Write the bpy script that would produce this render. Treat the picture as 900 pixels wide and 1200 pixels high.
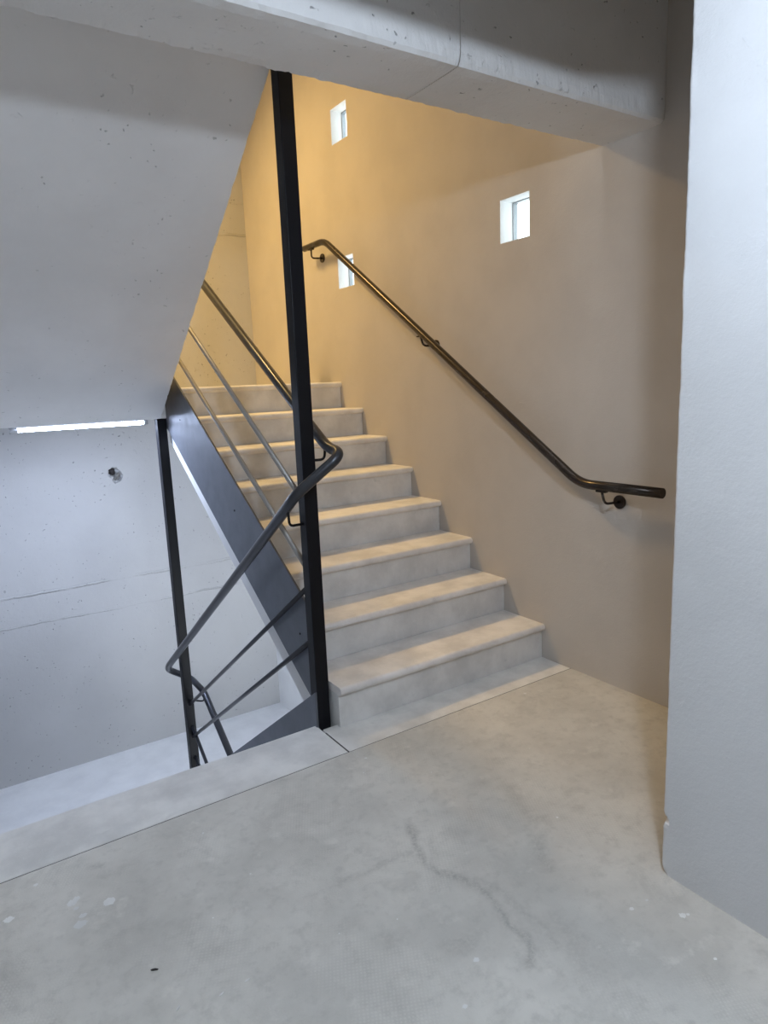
import bpy, bmesh, math, random
from mathutils import Vector, Matrix, noise
random.seed(7)
S = bpy.context.scene
for o in list(bpy.data.objects): bpy.data.objects.remove(o)
COL = S.collection

# ------------------------------------------------------------------ camera
YAW, PITCH, ROLL, FPX = 0.5804, -0.1825, -0.0419, 799.43
CAM = Vector((-2.4639, -2.3356, 1.3984))
fw = Vector((math.sin(YAW)*math.cos(PITCH), math.cos(YAW)*math.cos(PITCH), math.sin(PITCH)))
rt = Vector((math.cos(YAW), -math.sin(YAW), 0)); up = rt.cross(fw)
rt2 = math.cos(ROLL)*rt + math.sin(ROLL)*up
up2 = -math.sin(ROLL)*rt + math.cos(ROLL)*up
cd = bpy.data.cameras.new('camera'); cam = bpy.data.objects.new('camera', cd); COL.objects.link(cam)
cam.matrix_world = Matrix(((rt2.x, up2.x, -fw.x, CAM.x), (rt2.y, up2.y, -fw.y, CAM.y),
                           (rt2.z, up2.z, -fw.z, CAM.z), (0, 0, 0, 1)))
cd.sensor_fit = 'VERTICAL'; cd.sensor_height = 36.0; cd.sensor_width = 27.0
cd.lens = 36.0*FPX/1200.0; cd.clip_start = 0.02; cd.clip_end = 200
S.camera = cam

# ------------------------------------------------------------------ sky, lamps, exposure
W = bpy.data.worlds.new('World'); S.world = W; W.use_nodes = True
bg = W.node_tree.nodes['Background']
bg.inputs[0].default_value = (0.86, 0.93, 1.0, 1); bg.inputs[1].default_value = 4.5
S.view_settings.view_transform = 'Standard'; S.view_settings.look = 'None'
S.view_settings.gamma = 1.0; S.view_settings.exposure = 0.0
S.view_settings.use_curve_mapping = False

def lamp(name, kind, loc, energy, color, **kw):
    d = bpy.data.lights.new(name, kind); d.energy = energy; d.color = color
    for k, v in kw.items(): setattr(d, k, v)
    o = bpy.data.objects.new(name, d); o.location = loc; COL.objects.link(o); return o
E_N, E_W, E_T = 48.0, 35.0, 21.0
C_N, C_W, C_T = (0.865, 1.0, 1.19), (1.50, 0.97, 0.345), (0.85, 1.0, 1.36)
# landing lamp under the added low ceiling behind the camera
lamp('landing_lamp', 'POINT', (-1.80, -2.08, 2.232), E_N, C_N, shadow_soft_size=0.055)
# warm tube under the next half-landing
yl = lamp('upper_landing_lamp', 'AREA', (-1.50, 2.38, 4.08), E_W, C_W,
          shape='RECTANGLE', size=0.7, size_y=0.06, spread=math.radians(140))
yl.rotation_euler = (Vector((-1.2, 2.0, 0.0)) - yl.location).to_track_quat('-Z', 'Y').to_euler()
# the light that the visible LED tube throws down from its open side
lamp('led_tube_lamp', 'AREA', (-1.675, 2.17, 1.217), E_T, C_T, shape='RECTANGLE', size=0.72, size_y=0.026)
TUBE_STRENGTH = 1.3*E_T

# ------------------------------------------------------------------ materials
class NT:
    def __init__(s, name):
        s.m = bpy.data.materials.new(name); s.m.use_nodes = True
        s.t = s.m.node_tree; s.n = s.t.nodes; s.l = s.t.links
        s.b = s.n['Principled BSDF']
        s.co = s.n.new('ShaderNodeTexCoord').outputs['Object']
    def node(s, t, **kw):
        q = s.n.new(t)
        for k, v in kw.items():
            if k.startswith('i_'):
                key = k[2:]; key = int(key) if key.isdigit() else key.replace('_', ' ')
                if hasattr(v, 'is_output'): s.l.new(v, q.inputs[key])
                else: q.inputs[key].default_value = v
            else: setattr(q, k, v)
        return q
    def noise(s, scale, detail=4, rough=.55, vec=None, dist=0):
        return s.node('ShaderNodeTexNoise', i_Vector=vec or s.co, i_Scale=scale, i_Detail=detail, i_Roughness=rough, i_Distortion=dist).outputs['Fac']
    def vor(s, scale, vec=None, rnd=1.0):
        return s.node('ShaderNodeTexVoronoi', i_Vector=vec or s.co, i_Scale=scale, i_Randomness=rnd).outputs['Distance']
    def math(s, op, a, b=0.0, c=0.0, clamp=False):
        q = s.node('ShaderNodeMath', operation=op, use_clamp=clamp)
        for i, v in enumerate((a, b, c)):
            if hasattr(v, 'is_output'): s.l.new(v, q.inputs[i])
            else: q.inputs[i].default_value = v
        return q.outputs[0]
    def ramp(s, f, stops):
        q = s.node('ShaderNodeMapRange', interpolation_type='SMOOTHSTEP', i_0=f, i_1=stops[0], i_2=stops[1], i_3=stops[2], i_4=stops[3])
        return q.outputs[0]
    def mix(s, f, a, b):
        q = s.node('ShaderNodeMix', data_type='RGBA')
        for i, v in ((0, f), (6, a), (7, b)):
            if hasattr(v, 'is_output'): s.l.new(v, q.inputs[i])
            else: q.inputs[i].default_value = v if i == 0 else (*v, 1)
        return q.outputs[2]
    def xyz(s):
        return s.node('ShaderNodeSeparateXYZ', i_0=s.co).outputs
    def scaled(s, v):
        return s.node('ShaderNodeMapping', i_Vector=s.co, i_Scale=v).outputs[0]
    def bump(s, h, dist, strength=1.0, prev=None):
        q = s.node('ShaderNodeBump', i_Height=h, i_Distance=dist, i_Strength=strength)
        if prev is not None: s.l.new(prev, q.inputs['Normal'])
        return q.outputs[0]
    def done(s, color, rough=.7, normal=None, metal=0.0, spec=.5):
        for k, v in (('Base Color', color), ('Roughness', rough), ('Metallic', metal), ('Specular IOR Level', spec)):
            if hasattr(v, 'is_output'): s.l.new(v, s.b.inputs[k])
            else: s.b.inputs[k].default_value = (*v, 1) if k == 'Base Color' else v
        if normal is not None: s.l.new(normal, s.b.inputs['Normal'])
        return s.m

def mat_plaster(name, col, dirt=(.35, .33, .28), amp=1.0):
    t = NT(name)
    a = t.noise(3, 5); b = t.noise(140, 3, .6); c = t.noise(38, 5, .6)
    col2 = tuple(v*.93 for v in col)
    cc = t.mix(t.ramp(a, (.35, .7, 0, 1)), col, col2)
    n = t.bump(b, .0009*amp, .8); n = t.bump(c, .0016*amp, .6, n)
    cr = t.noise(7, 6, .62, dist=.6)
    n = t.bump(t.ramp(cr, (.64, .74, 0, 1)), .0009*amp, .8, n)
    return t.done(cc, .78, n, spec=.3)

def mat_painted_concrete(name, col, seams=(), vseams=(), pit=.9, amp=1.0):
    """painted board-marked concrete: pits, blisters, form seams (relief, with a darker colour in the pits and along the seams)"""
    t = NT(name); x, y, z = t.xyz()[0], t.xyz()[1], t.xyz()[2]
    big = t.noise(1.7, 5); fine = t.noise(90, 4, .65); mid = t.noise(14, 6, .6)
    v = t.vor(26, t.node('ShaderNodeVectorMath', operation='ADD', i_0=t.co, i_1=t.node('ShaderNodeVectorMath', operation='SCALE', i_0=t.node('ShaderNodeTexNoise', i_Vector=t.co, i_Scale=30.0).outputs['Color'], i_Scale=.05).outputs[0]).outputs[0])
    gate = t.ramp(t.noise(4.2, 4, .6), (.50-.06*(pit > .8), .62, 0, 1))
    pits = t.math('MULTIPLY', t.ramp(v, (.07, .16, 1, 0)), gate)
    blist = t.math('MULTIPLY', t.ramp(t.noise(34, 5, .7, dist=1.0), (.62, .74, 0, 1)), t.ramp(t.noise(3.1, 3), (.5, .62, 0, 1)))
    cc = t.mix(t.ramp(big, (.3, .75, 0, 1)), col, tuple(k*.9 for k in col))
    cc = t.mix(t.math('MULTIPLY', pits, .45+.3*(pit > .8)), cc, tuple(k*.25 for k in col))
    n = t.bump(fine, .0012*amp, .6); n = t.bump(mid, .006*amp, .5, n)
    n = t.bump(blist, .004*amp, .9, n)
    n = t.bump(t.math('MULTIPLY', pits, -1.0), .004*pit, 1.0, n)
    wob = t.math('MULTIPLY', t.math('SUBTRACT', t.noise(5, 5, .65), .5), .05)
    brk = t.ramp(t.noise(3.7, 4, .6), (.40, .6, .15, 1))
    for axis, lst in ((z, seams), (x, vseams)):
        for s0, w in lst:
            d = t.math('ABSOLUTE', t.math('SUBTRACT', t.math('ADD', axis, wob if axis is z else 0.0), s0))
            ln = t.math('MULTIPLY', t.ramp(d, (w*.3, w, 1, 0)), brk)
            n = t.bump(ln, .007, .9, n)
            dk = t.math('MULTIPLY', t.ramp(t.math('ABSOLUTE', t.math('SUBTRACT', d, w*.9)), (0.0, .004, 1, 0)), brk)
            cc = t.mix(t.math('MULTIPLY', dk, .4 if axis is z else .0), cc, tuple(k*.4 for k in col))
    return t.done(cc, .62, n, spec=.35)

def mat_stone(name, col, smudge=.4, cloud=.80):
    t = NT(name)
    a = t.noise(5, 6, .6); b = t.noise(60, 5, .65); c = t.noise(11, 5, .7, dist=.5); f = t.noise(260, 2)
    cc = t.mix(t.ramp(a, (.3, .72, 0, 1)), tuple(k*1.06 for k in col), tuple(k*cloud for k in col))
    cc = t.mix(t.math('MULTIPLY', t.ramp(c, (.62, .78, 0, 1)), smudge), cc, tuple(k*.45 for k in col))
    cc = t.mix(t.math('MULTIPLY', t.ramp(b, (.55, .8, 0, 1)), .18), cc, tuple(k*1.35 for k in col))
    n = t.bump(f, .0006, .6); n = t.bump(b, .0012, .5, n)
    return t.done(cc, .72, n, spec=.35)

def mat_floor():
    t = NT('floor_concrete'); col = (.61, .592, .545)
    a = t.noise(2.2, 6, .62); b = t.noise(22, 6, .7); f = t.noise(240, 3, .6); c = t.noise(7, 6, .72, dist=.4)
    cc = t.mix(t.ramp(a, (.3, .72, 0, 1)), tuple(k*1.1 for k in col), tuple(k*.82 for k in col))
    cc = t.mix(t.math('MULTIPLY', t.ramp(b, (.48, .7, 0, 1)), .34), cc, tuple(k*.62 for k in col))
    cc = t.mix(t.math('MULTIPLY', t.ramp(c, (.50, .70, 0, 1)), .42), cc, tuple(k*.70 for k in col))
    cc = t.mix(t.math('MULTIPLY', t.ramp(t.noise(9, 5, .65), (.58, .72, 0, 1)), .35), cc, tuple(k*1.3 for k in col))
    # cloth imprint left in the screed: crossed fine ribs, in patches
    gate = t.ramp(t.noise(3.0, 4, .6), (.47, .62, 0, 1))
    w1 = t.node('ShaderNodeTexWave', i_Vector=t.node('ShaderNodeMapping', i_Vector=t.co, i_Rotation=(0, 0, .5)).outputs[0], i_Scale=34.0, i_Distortion=1.2, i_Detail=1.0).outputs['Fac']
    w2 = t.node('ShaderNodeTexWave', i_Vector=t.node('ShaderNodeMapping', i_Vector=t.co, i_Rotation=(0, 0, 2.0)).outputs[0], i_Scale=34.0, i_Distortion=1.2, i_Detail=1.0).outputs['Fac']
    net = t.math('MULTIPLY', t.math('MULTIPLY', w1, w2), gate)
    cc = t.mix(t.math('MULTIPLY', net, .16), cc, tuple(k*1.45 for k in col))
    st = t.node('ShaderNodeAttribute', attribute_name='stain').outputs['Fac']
    sf = t.math('MULTIPLY', st, t.ramp(t.noise(75, 5, .75), (.30, .62, .12, 1.0)))
    cc = t.mix(t.math('MULTIPLY', sf, .58), cc, tuple(k*.38 for k in col))
    n = t.bump(f, .0008, .7); n = t.bump(net, .0007, .5, n); n = t.bump(b, .002, .4, n)
    return t.done(cc, t.ramp(a, (.3, .7, .55, .75)), n, spec=.35)

def mat_metal(name, col, rough, metal, var=.15, spec=.5):
    t = NT(name); a = t.noise(9, 5, .6); b = t.noise(160, 3)
    cc = t.mix(t.ramp(a, (.3, .7, 0, 1)), col, tuple(k*(1-var) for k in col))
    return t.done(cc, t.ramp(a, (.3, .75, rough*.92, rough*1.12)), None, metal, spec)

def mat_emit(name, col, strength):
    m = bpy.data.materials.new(name); m.use_nodes = True; nt = m.node_tree
    e = nt.nodes.new('ShaderNodeEmission'); e.inputs[0].default_value = (*col, 1); e.inputs[1].default_value = strength
    nt.links.new(e.outputs[0], nt.nodes['Material Output'].inputs[0]); return m

def mat_glass():
    m = bpy.data.materials.new('window_glass'); m.use_nodes = True; nt = m.node_tree; N = nt.nodes
    tr = N.new('ShaderNodeBsdfTransparent'); tr.inputs[0].default_value = (.93, .97, .97, 1)
    gl = N.new('ShaderNodeBsdfGlossy'); gl.inputs['Roughness'].default_value = .05
    mx = N.new('ShaderNodeMixShader')
    mx.inputs[0].default_value = .06; nt.links.new(tr.outputs[0], mx.inputs[1]); nt.links.new(gl.outputs[0], mx.inputs[2])
    nt.links.new(mx.outputs[0], N['Material Output'].inputs[0]); return m

M = dict(
    plaster=mat_plaster('wall_plaster', (.575, .532, .485)),
    column=mat_plaster('pier_plaster', (.70, .70, .70), amp=1.5),
    farwall=mat_painted_concrete('painted_board_concrete', (.53, .525, .515), seams=((-.06, .012), (-.30, .008), (2.70, .010), (2.95, .006))),
    beam=mat_painted_concrete('beam_concrete', (.80, .795, .785), vseams=((-1.0, .006),), amp=1.3),
    soffit=mat_painted_concrete('soffit_concrete', (.88, .88, .88), pit=.6, amp=.8),
    ceil=mat_painted_concrete('ceiling_concrete', (.82, .82, .81)),
    white=mat_plaster('white_paint_daylit_reveal', (.78, .78, .77), amp=.6),
    lowfloor=mat_stone('pale_landing_screed', (.74, .74, .73), .06, .95),
    floor=mat_floor(),
    tread=mat_stone('tread_stone', (.84, .82, .80), .2),
    riser=mat_stone('riser_stone', (.76, .755, .745), .45),
    edge=mat_stone('edge_slab_stone', (.77, .765, .745), .3),
    core=mat_plaster('stair_core_white', (.74, .74, .73), amp=.5),
    joint=mat_stone('joint_mortar', (.06, .058, .054), .2),
    steel=mat_metal('black_painted_steel', (.0075, .0078, .0105), .45, 0.0, .1, .18),
    plate=mat_metal('charcoal_steel_plate', (.130, .143, .170), .46, .3, .06),
    rail=mat_metal('dark_steel_tube', (.048, .051, .060), .31, .45, .05),
    rod=mat_metal('bare_steel_rod', (.42, .41, .39), .45, .5, .05),
    bronze=mat_metal('bronzed_steel_tube', (.052, .041, .034), .25, .6, .05),
    frame=mat_metal('grey_window_frame', (.30, .31, .32), .4, .3),
    housing=mat_metal('white_batten_plastic', (.55, .56, .58), .45, 0.0, .05),
    tube=mat_emit('led_tube_light', C_T, TUBE_STRENGTH),
    glass=mat_glass(),
    spatter=mat_stone('white_spatter', (.78, .78, .76), .1),
    aggregate=mat_stone('exposed_aggregate', (.22, .215, .20), .6),
    dark=mat_stone('dark_pellet_and_hole_shade', (.035, .03, .028), .2),
)

# ------------------------------------------------------------------ mesh helpers
def link(name, bm, mat, parent=None, smooth=False, recalc=True):
    if recalc: bmesh.ops.recalc_face_normals(bm, faces=bm.faces)
    me = bpy.data.meshes.new(name); bm.to_mesh(me); bm.free()
    if mat is not None: me.materials.append(mat)
    if smooth:
        for p in me.polygons: p.use_smooth = True
    o = bpy.data.objects.new(name, me); COL.objects.link(o)
    if parent: o.parent = parent
    return o
def thing(name, label, cat, group=None):
    o = bpy.data.objects.new(name, None); COL.objects.link(o); o.empty_display_size = .1
    return tag(o, label, cat, group)
def tag(o, label, cat, group=None):
    o['label'] = label; o['category'] = cat
    if group: o['group'] = group
    return o
def struct(o, label=None):
    o['kind'] = 'structure'
    if label: o['label'] = label
    return o
def add_box(bm, a, b, bev=0.0, seg=2):
    r = bmesh.ops.create_cube(bm, size=1.0)
    for v in r['verts']:
        v.co = Vector([a[i] + (v.co[i]+.5)*(b[i]-a[i]) for i in range(3)])
    if bev:
        es = {e for v in r['verts'] for e in v.link_edges}
        bmesh.ops.bevel(bm, geom=list(es), offset=bev, segments=seg, profile=.5, affect='EDGES')
def box(name, a, b, mat, parent=None, bev=0.0, seg=2):
    bm = bmesh.new(); add_box(bm, a, b, bev, seg); return link(name, bm, mat, parent)
def prism_x(name, prof, x0, x1, mat, parent=None, bev=0.0):
    """extrude a (y, z) outline along X"""
    bm = bmesh.new()
    A = [bm.verts.new((x0, y, z)) for y, z in prof]; B = [bm.verts.new((x1, y, z)) for y, z in prof]
    n = len(prof)
    bm.faces.new(A); bm.faces.new(B[::-1])
    for i in range(n): bm.faces.new((A[i], B[i], B[(i+1) % n], A[(i+1) % n]))
    if bev: bmesh.ops.bevel(bm, geom=list(bm.edges), offset=bev, segments=2, profile=.5, affect='EDGES')
    return link(name, bm, mat, parent)
def fillet(pts, rad, seg=7):
    pts = [Vector(p) for p in pts]; out = [pts[0]]
    for i in range(1, len(pts)-1):
        p = pts[i]; a = (pts[i-1]-p); b = (pts[i+1]-p)
        r = rad[i-1] if isinstance(rad, (list, tuple)) else rad
        r = min(r, a.length*.48, b.length*.48); a.normalize(); b.normalize()
        s, e = p+a*r, p+b*r
        for k in range(seg+1):
            u = k/seg; out.append(s*(1-u)**2 + p*2*u*(1-u) + e*u*u)
    return out + [pts[-1]]
def add_tube(bm, pts, r, n=14):
    pts = [Vector(p) for p in pts]; rings = []
    t0 = (pts[1]-pts[0]).normalized(); ref = Vector((0, 0, 1)) if abs(t0.z) < .9 else Vector((1, 0, 0))
    u = t0.cross(ref).normalized()
    for i, p in enumerate(pts):
        t = (pts[min(i+1, len(pts)-1)]-pts[max(i-1, 0)]).normalized()
        u = (u - t*u.dot(t)).normalized(); w = t.cross(u)
        rings.append([bm.verts.new(p + (u*math.cos(k*2*math.pi/n)+w*math.sin(k*2*math.pi/n))*r) for k in range(n)])
    for a, b in zip(rings, rings[1:]):
        for k in range(n): f = bm.faces.new((a[k], a[(k+1) % n], b[(k+1) % n], b[k])); f.smooth = True
    bm.faces.new(rings[0][::-1]); bm.faces.new(rings[-1])
def tube(name, pts, r, mat, parent=None, n=14):
    bm = bmesh.new(); add_tube(bm, pts, r, n); return link(name, bm, mat, parent)
def nz(p, s): return noise.noise(Vector(p)*s)

# ------------------------------------------------------------------ dimensions
R, G, NOSE = .18, .2737, .0235          # riser, going, nosing of the flight going up
RD = 1.552/8                            # riser of the flight going down
ZL, ZU = -1.552, 8*R                    # lower and upper half-landing
YF = 3.383                              # far wall
XW = -1.196                             # open end of the steps
XL = -2.46                              # left side of the stairwell
EDGE = .0815
PX0, PX1 = -1.264, -1.206               # posts

# ------------------------------------------------------------------ large structure
def floor_landing_main():
    xs = [-4.2, -3.6, -3.1] + [-2.9+.0135*i for i in range(1, 215)] + [0.0]
    ys = [-4.2, -3.5, -2.9] + [-2.3+.0135*i for i in range(1, 156)] + [-.1920]
    xs = sorted(x for x in xs if x <= 0); ys = sorted(y for y in ys if y <= -.1920)
    strokes = [  # worn / wet-edge marks seen on the screed: polyline, half width, strength
        ([(-1.34, -.70), (-1.39, -.79), (-1.405, -.87), (-1.37, -.97), (-1.355, -1.05), (-1.36, -1.14), (-1.37, -1.23), (-1.42, -1.30)], .012, 1.0),
        ([(-1.41, -.80), (-1.47, -.795), (-1.56, -.805), (-1.66, -.79)], .012, .6),
        ([(-1.41, -.86), (-1.36, -.86), (-1.33, -.80)], .014, .5),
        ([(-1.37, -1.0), (-1.33, -1.02), (-1.30, -1.10), (-1.30, -1.2), (-1.33, -1.3)], .016, .5),
        ([(-.95, -.74), (-.99, -.84), (-1.00, -.90), (-.97, -.95)], .022, .45),
        ([(-1.07, -.98), (-1.10, -1.03), (-1.14, -1.10)], .022, .55),
        ([(-1.26, -1.25), (-1.28, -1.33), (-1.33, -1.40)], .03, .4),
        ([(-1.55, -1.15), (-1.50, -1.18), (-1.46, -1.17)], .03, .45),
        ([(-1.66, -1.02), (-1.63, -1.06)], .03, .35),
        ([(-1.15, -.62), (-1.08, -.66), (-1.0, -.66)], .03, .3),
        ([(-.83, -.45), (-.78, -.47)], .02, .3),
        ([(-2.24, -.275), (-2.21, -.285)], .012, .6),
        ([(-1.86, -1.30), (-1.80, -1.34), (-1.72, -1.38)], .05, .4),
    ]
    bm = bmesh.new(); lay = bm.verts.layers.float.new('stain')
    grid = []
    for y in ys:
        row = []
        for x in xs:
            v = bm.verts.new((x, y, 0)); row.append(v)
            if -2.4 < x < -.5 and -1.6 < y < -.2:
                wx = x + .022*nz((x, y, 1), 9) + .008*nz((x, y, 4), 34); wy = y + .022*nz((x, y, 2), 9) + .008*nz((x, y, 5), 34)
                s = 0
                for pl, w, k in strokes:
                    for (ax, ay), (bx, by) in zip(pl, pl[1:]):
                        dx, dy = bx-ax, by-ay
                        u = max(0, min(1, ((wx-ax)*dx+(wy-ay)*dy)/(dx*dx+dy*dy)))
                        d2 = (wx-ax-u*dx)**2+(wy-ay-u*dy)**2
                        if d2 < (4*w)**2: s = max(s, k*math.exp(-d2/(w*w)))
                v[lay] = s
        grid.append(row)
    for a, b in zip(grid, grid[1:]):
        for i in range(len(xs)-1): bm.faces.new((a[i], a[i+1], b[i+1], b[i]))
    o = link('floor', bm, M['floor']); return struct(o)
FLOOR = floor_landing_main()
box('subfloor', (-4.2, -4.2, -.24), (0, .0, -.032), M['joint'], FLOOR)
box('subfloor', (-4.2, 0, -.24), (-1.268, EDGE-.01, -.035), M['joint'], FLOOR)
box('edge_slab', (-1.2630, -.1875, -.03), (-.001, .03, 0), M['edge'], FLOOR, .0015)
box('edge_slab', (-4.2, -.1875, -.05), (-1.2670, EDGE, 0), M['edge'], FLOOR, .006, 3)

box('joint', (-4.2, -.1925, -.04), (-.001, -.187, -.0012), M['joint'], FLOOR)
box('joint', (-1.2672, -.187, -.04), (-1.2628, .0, -.0012), M['joint'], FLOOR)

def wall_right():
    X0, X1 = 0.0, .118
    ys = [-1.6, .08, .279, 1.664, 1.865, YF+.25]; zs = [-3.0, -.02, 2.060, 2.262, 2.968, 3.184, 5.2]
    holes = {(1, 2), (3, 2), (3, 4)}
    bm = bmesh.new(); vc = {}
    def V(x, y, z):
        k = (round(x, 4), round(y, 4), round(z, 4))
        if k not in vc: vc[k] = bm.verts.new((x, y, z))
        return vc[k]
    for i in range(5):
        for j in range(6):
            y0, y1, z0, z1 = ys[i], ys[i+1], zs[j], zs[j+1]
            if (i, j) in holes:
                for (a, b) in (((y0, z0), (y1, z0)), ((y1, z0), (y1, z1)), ((y1, z1), (y0, z1)), ((y0, z1), (y0, z0))):
                    bm.faces.new((V(X0, *a), V(X0, *b), V(X1, *b), V(X1, *a)))
            else:
                bm.faces.new((V(X0, y0, z0), V(X0, y0, z1), V(X0, y1, z1), V(X0, y1, z0))).material_index = int(j == 0)
                bm.faces.new((V(X1, y0, z0), V(X1, y1, z0), V(X1, y1, z1), V(X1, y0, z1)))
    o = link('wall_right', bm, M['plaster']); o.data.materials.append(M['white']); return struct(o)
wall_right()

def wall_far():
    bm = bmesh.new(); add_box(bm, (XL-.2, YF, -3.0), (0, YF+.25, 5.2))
    o = link('wall_far', bm, M['farwall'])
    bm = bmesh.new()
    for (x, z, r) in ((-1.278, .806, .046), (-1.250, .772, .042), (-1.270, .745, .026)):
        q = bmesh.ops.create_icosphere(bm, subdivisions=3, radius=r)
        for v in q['verts']:
            v.co *= 1+.35*nz(v.co, 45); v.co.y *= 1.15
            v.co += Vector((x, YF, z))
    c = link('cutter', bm, None)
    md = o.modifiers.new('hole', 'BOOLEAN'); md.object = c; md.operation = 'DIFFERENCE'; md.solver = 'EXACT'; md.use_self = True
    dg = bpy.context.evaluated_depsgraph_get(); me = bpy.data.meshes.new_from_object(o.evaluated_get(dg))
    o.modifiers.clear(); o.data = me; bpy.data.objects.remove(c)
    bm = bmesh.new()
    q = bmesh.ops.create_icosphere(bm, subdivisions=3, radius=.026)
    for v in q['verts']:
        v.co *= 1+.4*nz(v.co, 60); v.co += Vector((-1.284, YF+.030, .815))
    link('hole_shade', bm, M['dark'], o, True)  # dark lump set in the hole to stand for its shade
    bm = bmesh.new()
    for (x, z, r) in ((-1.252, .775, .020), (-1.238, .790, .013), (-1.268, .757, .014), (-1.245, .757, .012)):
        q = bmesh.ops.create_icosphere(bm, subdivisions=2, radius=r)
        for v in q['verts']:
            v.co *= 1+.4*nz(v.co+Vector((x, 0, z)), 70); v.co += Vector((x, YF+.024, z))
    link('exposed_aggregate', bm, M['aggregate'], o, True)['kind'] = 'stuff'
    return struct(o)
wall_far()
struct(box('wall_left', (XL-.2, EDGE, -3.0), (XL, YF, 5.2), M['farwall']))
struct(box('wall_back', (-4.4, -4.4, -.24), (0, -4.2, 3.0), M['plaster']))
struct(box('wall_landing', (-4.4, -4.2, -.24), (-4.2, EDGE+.2, 3.0), M['plaster']))
struct(box('wall_side', (-4.2, EDGE, -3.0), (XL-.2, EDGE+.2, 5.2), M['plaster']))

def wall_pier():
    """projecting pier on the right with a worn, slightly rounded arris"""
    bm = bmesh.new(); zs = [i*.012 for i in range(0, 234)]
    prof = []
    xf, yf, rr = -.8895, -1.2993, .010
    rows = []
    for z in zs:
        w = .0018*nz((0, 0, z), 9) + .0008*nz((0, 3, z), 45)
        r = rr
        dx = 0
        nick = max(0, 1-abs(z-.168)/.014) ; dx += .016*nick
        foot = max(0, 1-z/.03); dx += .006*foot*foot
        c = []
        c.append((xf, -4.2)); c.append((xf, -3.0)); c.append((xf, -1.7)); c.append((xf, yf-.06)); c.append((xf, yf-.022))
        for k in range(7):
            a = math.pi - k*math.pi/12
            c.append((xf+r+r*math.cos(a) + (w+dx), yf-r+r*math.sin(a) - (w+dx)))
        c.append((xf+.03, yf)); c.append((0, yf))
        rows.append([bm.verts.new((x, y, z)) for x, y in c])
    for a, b in zip(rows, rows[1:]):
        for i in range(len(a)-1): bm.faces.new((a[i], a[i+1], b[i+1], b[i]))
    o = link('wall_pier', bm, M['column']); return struct(o)
wall_pier()

def sweep_beam():
    """downstand beam: chamfered outline swept along X with chipped arrises"""
    Y0, Y1, Z0, Z1 = -.617, -.325, 2.330, 2.86
    base = [(Y0, Z1), (Y0, 2.7), (Y0, 2.55), (Y0, 2.45), (Y0, 2.40), (Y0+.0005, 2.365), (Y0+.004, Z0+.012), (Y0+.014, Z0+.002),
            (Y0+.05, Z0), (-.47, Z0), (Y1-.05, Z0), (Y1-.008, Z0), (Y1, Z0+.006), (Y1, 2.40), (Y1, Z1)]
    xs = []; x = -4.2
    while x < 0:
        xs.append(x); x += .08 if x < -2.7 else .011
    xs.append(0.0)
    bm = bmesh.new(); rows = []
    for x in xs:
        row = []
        for i, (y, z) in enumerate(base):
            k = .0022*nz((x, i*.15, 0), 5)
            if i in (5, 6, 7): k += .003*max(0, nz((x, i*.1, 3), 16)) + .002*nz((x, i*.3, 7), 42)
            if i in (11, 12): k += .003*nz((x, 9, 3), 24) + .0035*max(0, nz((x, i, 5), 55))
            sy = 1 if y < -.47 else -1
            row.append(bm.verts.new((x, y+sy*k*(i not in (8, 9, 10)), z+k*(4 < i < 13))))
        rows.append(row)
    for a, b in zip(rows, rows[1:]):
        for i in range(len(base)-1): bm.faces.new((a[i], a[i+1], b[i+1], b[i]))
    return struct(link('beam', bm, M['beam']), 'grey concrete beam crossing above the landing')
sweep_beam()
struct(box('ceiling', (-4.2, -4.2, 2.80), (0, -.325, 2.99), M['ceil']))
struct(box('ceiling_light_stop', (-4.2, -4.2, 2.345), (-.895, -1.08, 2.80), M['ceil']))  # unseen slab, its edge placed to cut lamp light off the upper beam face
struct(box('ceiling_stairwell', (XL, 2.01, 4.245), (0, YF, 4.43), M['ceil']))
prism_x('sloping_slab', [(2.01, 4.245), (2.01, 4.43), (-.1, 3.07), (-.1, 2.86)], PX1+.01, 0, M['ceil'])
struct(bpy.data.objects['sloping_slab']); bpy.data.objects['sloping_slab'].name = 'ceiling_slope'
prism_x('ceiling_slope_left', [(2.01, 4.43), (2.01, 4.245), (-.1, 5.75), (-.1, 5.95)], XL, PX0-.004, M['ceil'])
struct(bpy.data.objects['ceiling_slope_left'])
struct(box('wall_upper', (-4.2, -.45, 2.99), (0, -.325, 6.0), M['plaster']))

# half-landings
FU = struct(box('floor_landing', (XL, 2.03, 1.255), (0, YF, ZU), M['soffit']))
FL = struct(box('floor_lower', (XL, EDGE+7*G, ZL-.2), (0, YF, ZL), M['lowfloor']))

# ------------------------------------------------------------------ windows
def window(n, y0, y1, z0, z1):
    e = bpy.data.objects.new('window_%d' % n, None); COL.objects.link(e); struct(e)
    XG = .083
    bm = bmesh.new(); w = .007
    for a, b in (((XG, y0, z0), (XG+.03, y0+w, z1)), ((XG, y1-w, z0), (XG+.03, y1, z1)),
                 ((XG, y0+w, z0), (XG+.03, y1-w, z0+w)), ((XG, y0+w, z1-w), (XG+.03, y1-w, z1))):
        add_box(bm, a, b)
    link('window_frame', bm, M['frame'], e)
    box('pane', (XG+.010, y0+w, z0+w), (XG+.016, y1-w, z1-w), M['glass'], e)
    bm = bmesh.new(); t = .002   # lining of the reveal, the daylight on it put into its white colour
    for a, b in (((.0, y0, z0), (XG, y0+t, z1)), ((.0, y1-t, z0), (XG, y1, z1)),
                 ((.0, y0+t, z0), (XG, y1-t, z0+t)), ((.0, y0+t, z1-t), (XG, y1-t, z1))):
        add_box(bm, a, b)
    link('reveal', bm, M['white'], e)
window(1, .08, .279, 2.060, 2.262)
window(2, 1.664, 1.865, 2.060, 2.262)
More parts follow.
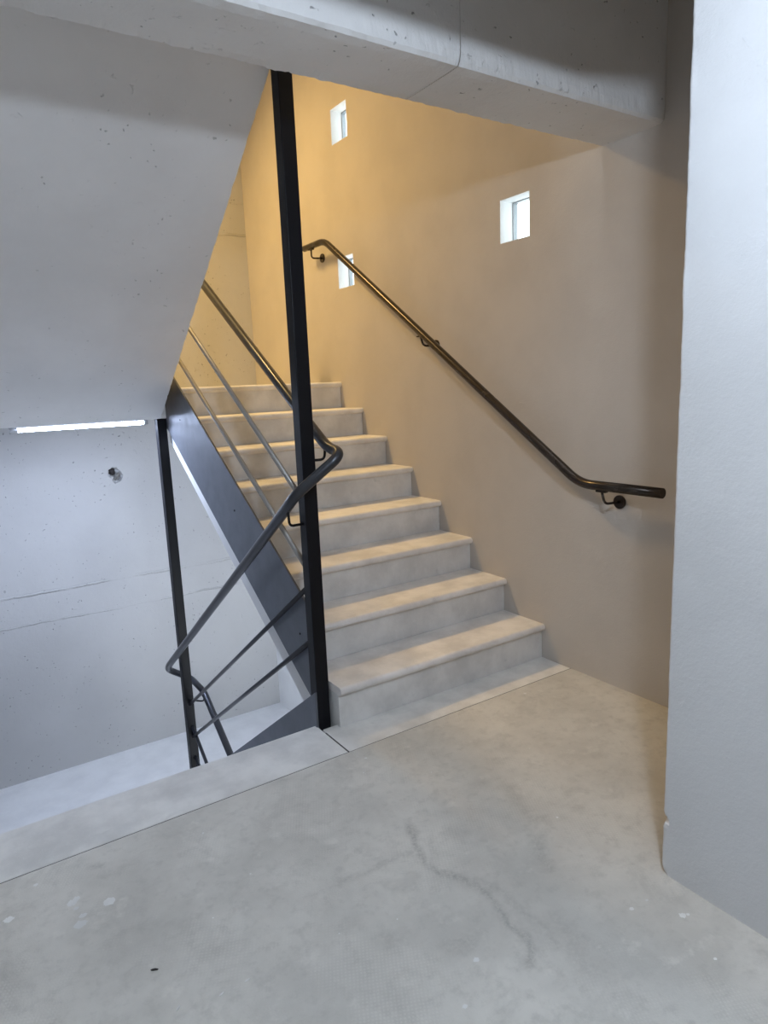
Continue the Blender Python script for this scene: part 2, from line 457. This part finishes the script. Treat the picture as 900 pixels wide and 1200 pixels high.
window(3, 1.664, 1.865, 2.968, 3.184)

# ------------------------------------------------------------------ flights
def nosed_profile(y0, y1, ztop, th, sgn=1):
    """tread section: full bullnose at y0; sgn=-1 mirrors in y"""
    r = th/2; pts = []
    for k in range(9):
        a = math.pi/2 + k*math.pi/8
        pts.append((y0+sgn*(r+r*math.cos(a)), ztop-r+r*math.sin(a)))
    return pts + [(y1, ztop-th), (y1, ztop)]
def flight(root, x0, x1, y0, z0, n, r, g, sgn, core_drop, core_mat, tmat, rmat, nose=NOSE, last_depth=.30, xi=.004):
    """sgn=+1 climbs towards +Y, -1 towards -Y"""
    th = .036
    for k in range(n):
        ya = y0+sgn*(k*g-nose); yb = y0+sgn*((k+1)*g+.018) if k < n-1 else y0+sgn*(k*g+last_depth)
        zt = z0+(k+1)*r
        prism_x('tread', nosed_profile(ya, yb, zt, th, sgn), x0, x1, tmat, root)
        yr = y0+sgn*k*g
        a, b = sorted((yr, yr+sgn*.02))
        box('riser', (x0, a, z0+k*r+(.0 if k == 0 else .001)), (x1, b, zt-th), rmat, root)
    top = [];
    for k in range(n):
        top += [(y0+sgn*(k*g+.02), z0+k*r), (y0+sgn*(k*g+.02), z0+(k+1)*r-th)]
    ye = y0+sgn*((n-1)*g+.12)
    top += [(ye, z0+n*r-th)]
    s = r/g
    prof = top + [(ye, z0+s*abs(ye-y0)-core_drop), (y0+sgn*.02, z0-core_drop+s*.02)]
    prism_x('concrete_core', prof, x0+xi, x1-xi, core_mat, root)

up_f = thing('staircase', 'flight of grey stone steps climbing along the wall with the handrail', 'stairs')
flight(up_f, XW, -.0015, 0, 0, 8, R, G, 1, .24, M['core'], M['tread'], M['riser'])
PS0, PS1 = -1.2085, -1.1985
st = prism_x('stringer', [(.12, .92+.635*(.12-.9)), (.12, .475+.63*(.12-.9)), (2.09, .475+.63*(2.09-.9)), (2.09, .92+.635*(2.09-.9))], PS0, PS1, M['plate'], up_f, .001)
st['label'] = 'charcoal steel stringer plate'
for (y, z) in ((.98, .80), (.30, .33), (1.75, 1.25)):
    tube('bolt', [(PS0-.003, y, z), (PS0+.002, y, z)], .005, M['steel'], up_f, 8)

dn_f = thing('staircase', 'flight going down to the pale lower landing with a dark stringer at the floor edge', 'stairs')
flight(dn_f, XL+.002, -1.277, EDGE+7*G, ZL, 7, RD, G, -1, .22, M['core'], M['tread'], M['riser'], last_depth=G-.002)
prism_x('stringer', [(.06, .157), (.06, -.26), (1.98, -1.55), (2.02, -1.55), (2.02, -1.233)], -1.2745, -1.2650, M['plate'], dn_f, .001)['label'] = 'charcoal steel stringer plate'

lo_f = thing('staircase', 'lowest flight below the lower landing behind the floor edge', 'stairs')
flight(lo_f, XW, -.0015, EDGE+7*G-8*G, ZL-8*R, 8, R, G, 1, .205, M['core'], M['tread'], M['riser'])

# the flight that returns overhead: only its soffit shows
ret = thing('staircase', 'overhead flight seen from below as a sloping grey concrete soffit', 'stairs')
def soffit():
    s = .700; Ya, Za = 2.03, 1.258; x0, x1 = XL+.002, -1.268
    bm = bmesh.new(); L = 190; rows = []
    for i in range(L+1):
        y = Ya - i*(Ya+.313)/L; z = Za + (Ya-.10-y)*s if y < Ya-.10 else Za
        row = []
        for j, (x, dz) in enumerate(((x0, .22), (x0, 0), (-2.0, 0), (-1.6, 0), (x1-.03, 0), (x1-.004, .0015), (x1, .008), (x1, .22))):
            k = .0015*nz((x, y, 0), 4)
            e = (.0045*nz((1, y, 0), 16) + .004*max(0, nz((2, y, 0), 38))) if j in (5, 6) else 0
            row.append(bm.verts.new((x-e, y, z+dz+(k if 0 < j < 7 else 0)+abs(e)*.6)))
        rows.append(row)
    for a, b in zip(rows, rows[1:]):
        for j in range(8): bm.faces.new((a[j], a[(j+1) % 8], b[(j+1) % 8], b[j]))
    bm.faces.new(rows[0]); bm.faces.new(rows[-1][::-1])
    return link('concrete_soffit', bm, M['soffit'], ret)
soffit()
RU = (2.99-ZU)/8
for k in range(8):
    ya = 1.99-k*G; th = .036
    prism_x('tread', nosed_profile(ya, ya-G-.03, ZU+(k+1)*RU, th, -1), XL+.002, -1.27, M['tread'], ret)
    box('riser', (XL+.002, ya-.045, ZU+k*RU), (-1.27, ya-.024, ZU+(k+1)*RU-th), M['riser'], ret)

# ------------------------------------------------------------------ stair railing
rl = thing('stair_railing', 'black steel railing with square posts, bent tube handrail and thin rods', 'railing')
box('post', (PX0, .062, -.30), (PX1, .120, 3.10), M['steel'], rl, .003)
box('post', (PX0-.004, 2.030, ZL-1.2), (PX1-.004, 2.088, 1.254), M['steel'], rl, .003)
XA, XD = -1.150, -1.330
def za(y): return 1.589+.635*(y-.722)
def zd(y): return .568-.6585*(y-.656)
path = [(XA, 2.25, za(2.25)), (XA, .06, za(.06)-.002), (XA+.001, -.055, 1.150), (XD+.002, .012, 1.000), (XD, .12, zd(.12)),
        (XD, 2.12, zd(2.12)), (XD+.02, 2.215, -.462), (-1.165, 2.205, -.560), (XA, 1.98, -.585), (XA, .35, -1.62)]
tube('handrail', fillet(path, [.05, .06, .05, .05, .06, .05, .06, .05], 7), .0215, M['rail'], rl, 16)
for zc, s in ((1.383, .647), (1.092, .64)):
    y1, y2 = .10, 2.06
    tube('rod', [(-1.235, y1, zc+s*(y1-.80)), (-1.235, y2, zc+s*(y2-.80))], .0115, M['rod'], rl, 10)
for za0 in (.680, .443):
    y1, y2 = .10, 2.04
    tube('rod', [(-1.235, y1, za0-.664*y1), (-1.235, y2, za0-.664*y2)], .0115, M['rail'], rl, 10)
for zb in (-.83, -1.05):
    tube('rod', [(-1.235, 2.04, zb), (-1.235, .4, zb-.66*1.64)], .0115, M['rail'], rl, 10)
tube('bracket', fillet([(PX1-.004, .09, 1.118), (XA-.004, .082, 1.118), (XA, .080, 1.166)], .02), .0055, M['steel'], rl, 8)
tube('bracket', fillet([(PX0+.004, .09, .868), (XD+.004, .085, .868), (XD, .082, .935)], .02), .0055, M['steel'], rl, 8)
tube('bracket', fillet([(PX1-.006, 2.06, -.66), (XA-.002, 2.0, -.66), (XA, 1.97, -.60)], .02), .0055, M['steel'], rl, 8)

# ------------------------------------------------------------------ wall handrail
wh = thing('wall_handrail', 'bronze tube handrail fixed along the plastered right wall on three brackets', 'handrail')
XR = -.085
wp = [(XR, 2.175, 2.372), (XR, 1.885, 2.372), (XR, -.305, .936), (XR, -.720, .936)]
tube('rail', fillet(wp, .07, 8), .0212, M['bronze'], wh, 18)
for (yr, zr, yd) in ((2.075, 2.352, 2.067), (.842, 1.668, .805), (-.425, .915, -.457)):
    b = tube('bracket', fillet([(-.002, yd, zr-.055), (XR+.006, yd+.02, zr-.057), (XR, yr, zr)], .022), .006, M['bronze'], wh, 8)
    bm = bmesh.new(); add_tube(bm, [(-.0005, yd, zr-.055), (-.007, yd, zr-.055), (-.009, yd, zr-.055)], .030, 20)
    link('rosette', bm, M['bronze'], b)
    bm = bmesh.new(); add_box(bm, (XR-.010, yr-.025, zr-.006), (XR+.010, yr+.025, zr+.001)); link('saddle', bm, M['bronze'], b)

# ------------------------------------------------------------------ LED batten
lb = thing('led_tube_light', 'glowing white LED tube under the half-landing above the pale wall', 'lamp')
TY, TZ = 2.17, 1.234
box('housing', (-2.075, TY-.012, TZ+.010), (-1.29, TY+.012, 1.2545), M['housing'], lb, .002)
tube('tube', [(-2.035, TY, TZ), (-1.315, TY, TZ)], .014, M['tube'], lb, 14)
for a, b in ((-2.075, -2.034), (-1.316, -1.29)):
    tube('end_cap', [(a, TY, TZ), (b, TY, TZ)], .0148, M['housing'], lb, 14)

# ------------------------------------------------------------------ small things on the floor
def pebble(name, x, y, l, w, h, rz, mat):
    bm = bmesh.new(); q = bmesh.ops.create_icosphere(bm, subdivisions=2, radius=.5)
    for v in q['verts']:
        v.co *= 1+.25*nz(v.co+Vector((x, y, 0)), 3)
        v.co = Vector((v.co.x*l, v.co.y*w, v.co.z*h + h*.42))
        v.co.rotate(Matrix.Rotation(rz, 3, 'Z')); 
        if v.co.z < .0003: v.co.z = .0003
        v.co += Vector((x, y, 0))
    return link(name, bm, mat, None, True)
tag(pebble('pellet', -2.178, -.777, .020, .0065, .005, -.5, M['dark']), 'small dark brown pellet lying alone on the concrete floor', 'debris')
for i, (x, y, rz) in enumerate(((-2.001, -.942, .15), (-2.066, -.942, .3), (-2.162, -.919, .7))):
    tag(pebble('plaster_chip', x, y, .016, .004, .003, rz, M['spatter']), ('thin white plaster chip on the floor, rightmost of the three', 'thin white plaster chip on the floor, middle one of the three', 'thin white plaster chip on the floor, leftmost and lowest of the three')[i], 'debris', 'plaster chips on the floor')

bm = bmesh.new()
for zi, (x, y, r) in enumerate(((-2.381, -.261, .008), (-2.305, -.405, .018), (-2.292, -.395, .013), (-2.218, -.465, .022), (-2.302, -.505, .020), (-2.29, -.475, .012), (-2.461, -.367, .016), (-2.30, -.435, .009),
                  (-1.075, -1.341, .008), (-.989, -1.434, .012), (-.975, -1.44, .006), (-1.017, -1.346, .005), (-1.623, -1.304, .008), (-1.517, -1.222, .010), (-.937, -.955, .006), (-.374, -.25, .008),
                  (-1.05, -1.56, .006), (-1.6, -1.0, .003), (-1.85, -.6, .004), (-1.1, -.5, .004), (-1.3, -.35, .004), (-.7, -.6, .003), (-1.9, -.33, .005), (-2.0, -.7, .003), (-1.75, -.95, .003), (-.9, -.75, .003), (-1.24, -.27, .007))):
    n = 22; vs = [bm.verts.new((x+r*(.55+.6*abs(nz((x*7, y*7, k), .9)))*math.cos(k*2*math.pi/n)*1.2, y+r*(.55+.6*abs(nz((x*5, y*9, k), .9)))*math.sin(k*2*math.pi/n), .0005+.00004*zi)) for k in range(n)]
    bm.faces.new(vs)
sp = link('paint_spatter', bm, M['spatter'], FLOOR); sp['kind'] = 'stuff'; sp['label'] = 'white paint spots spattered on the concrete floor'
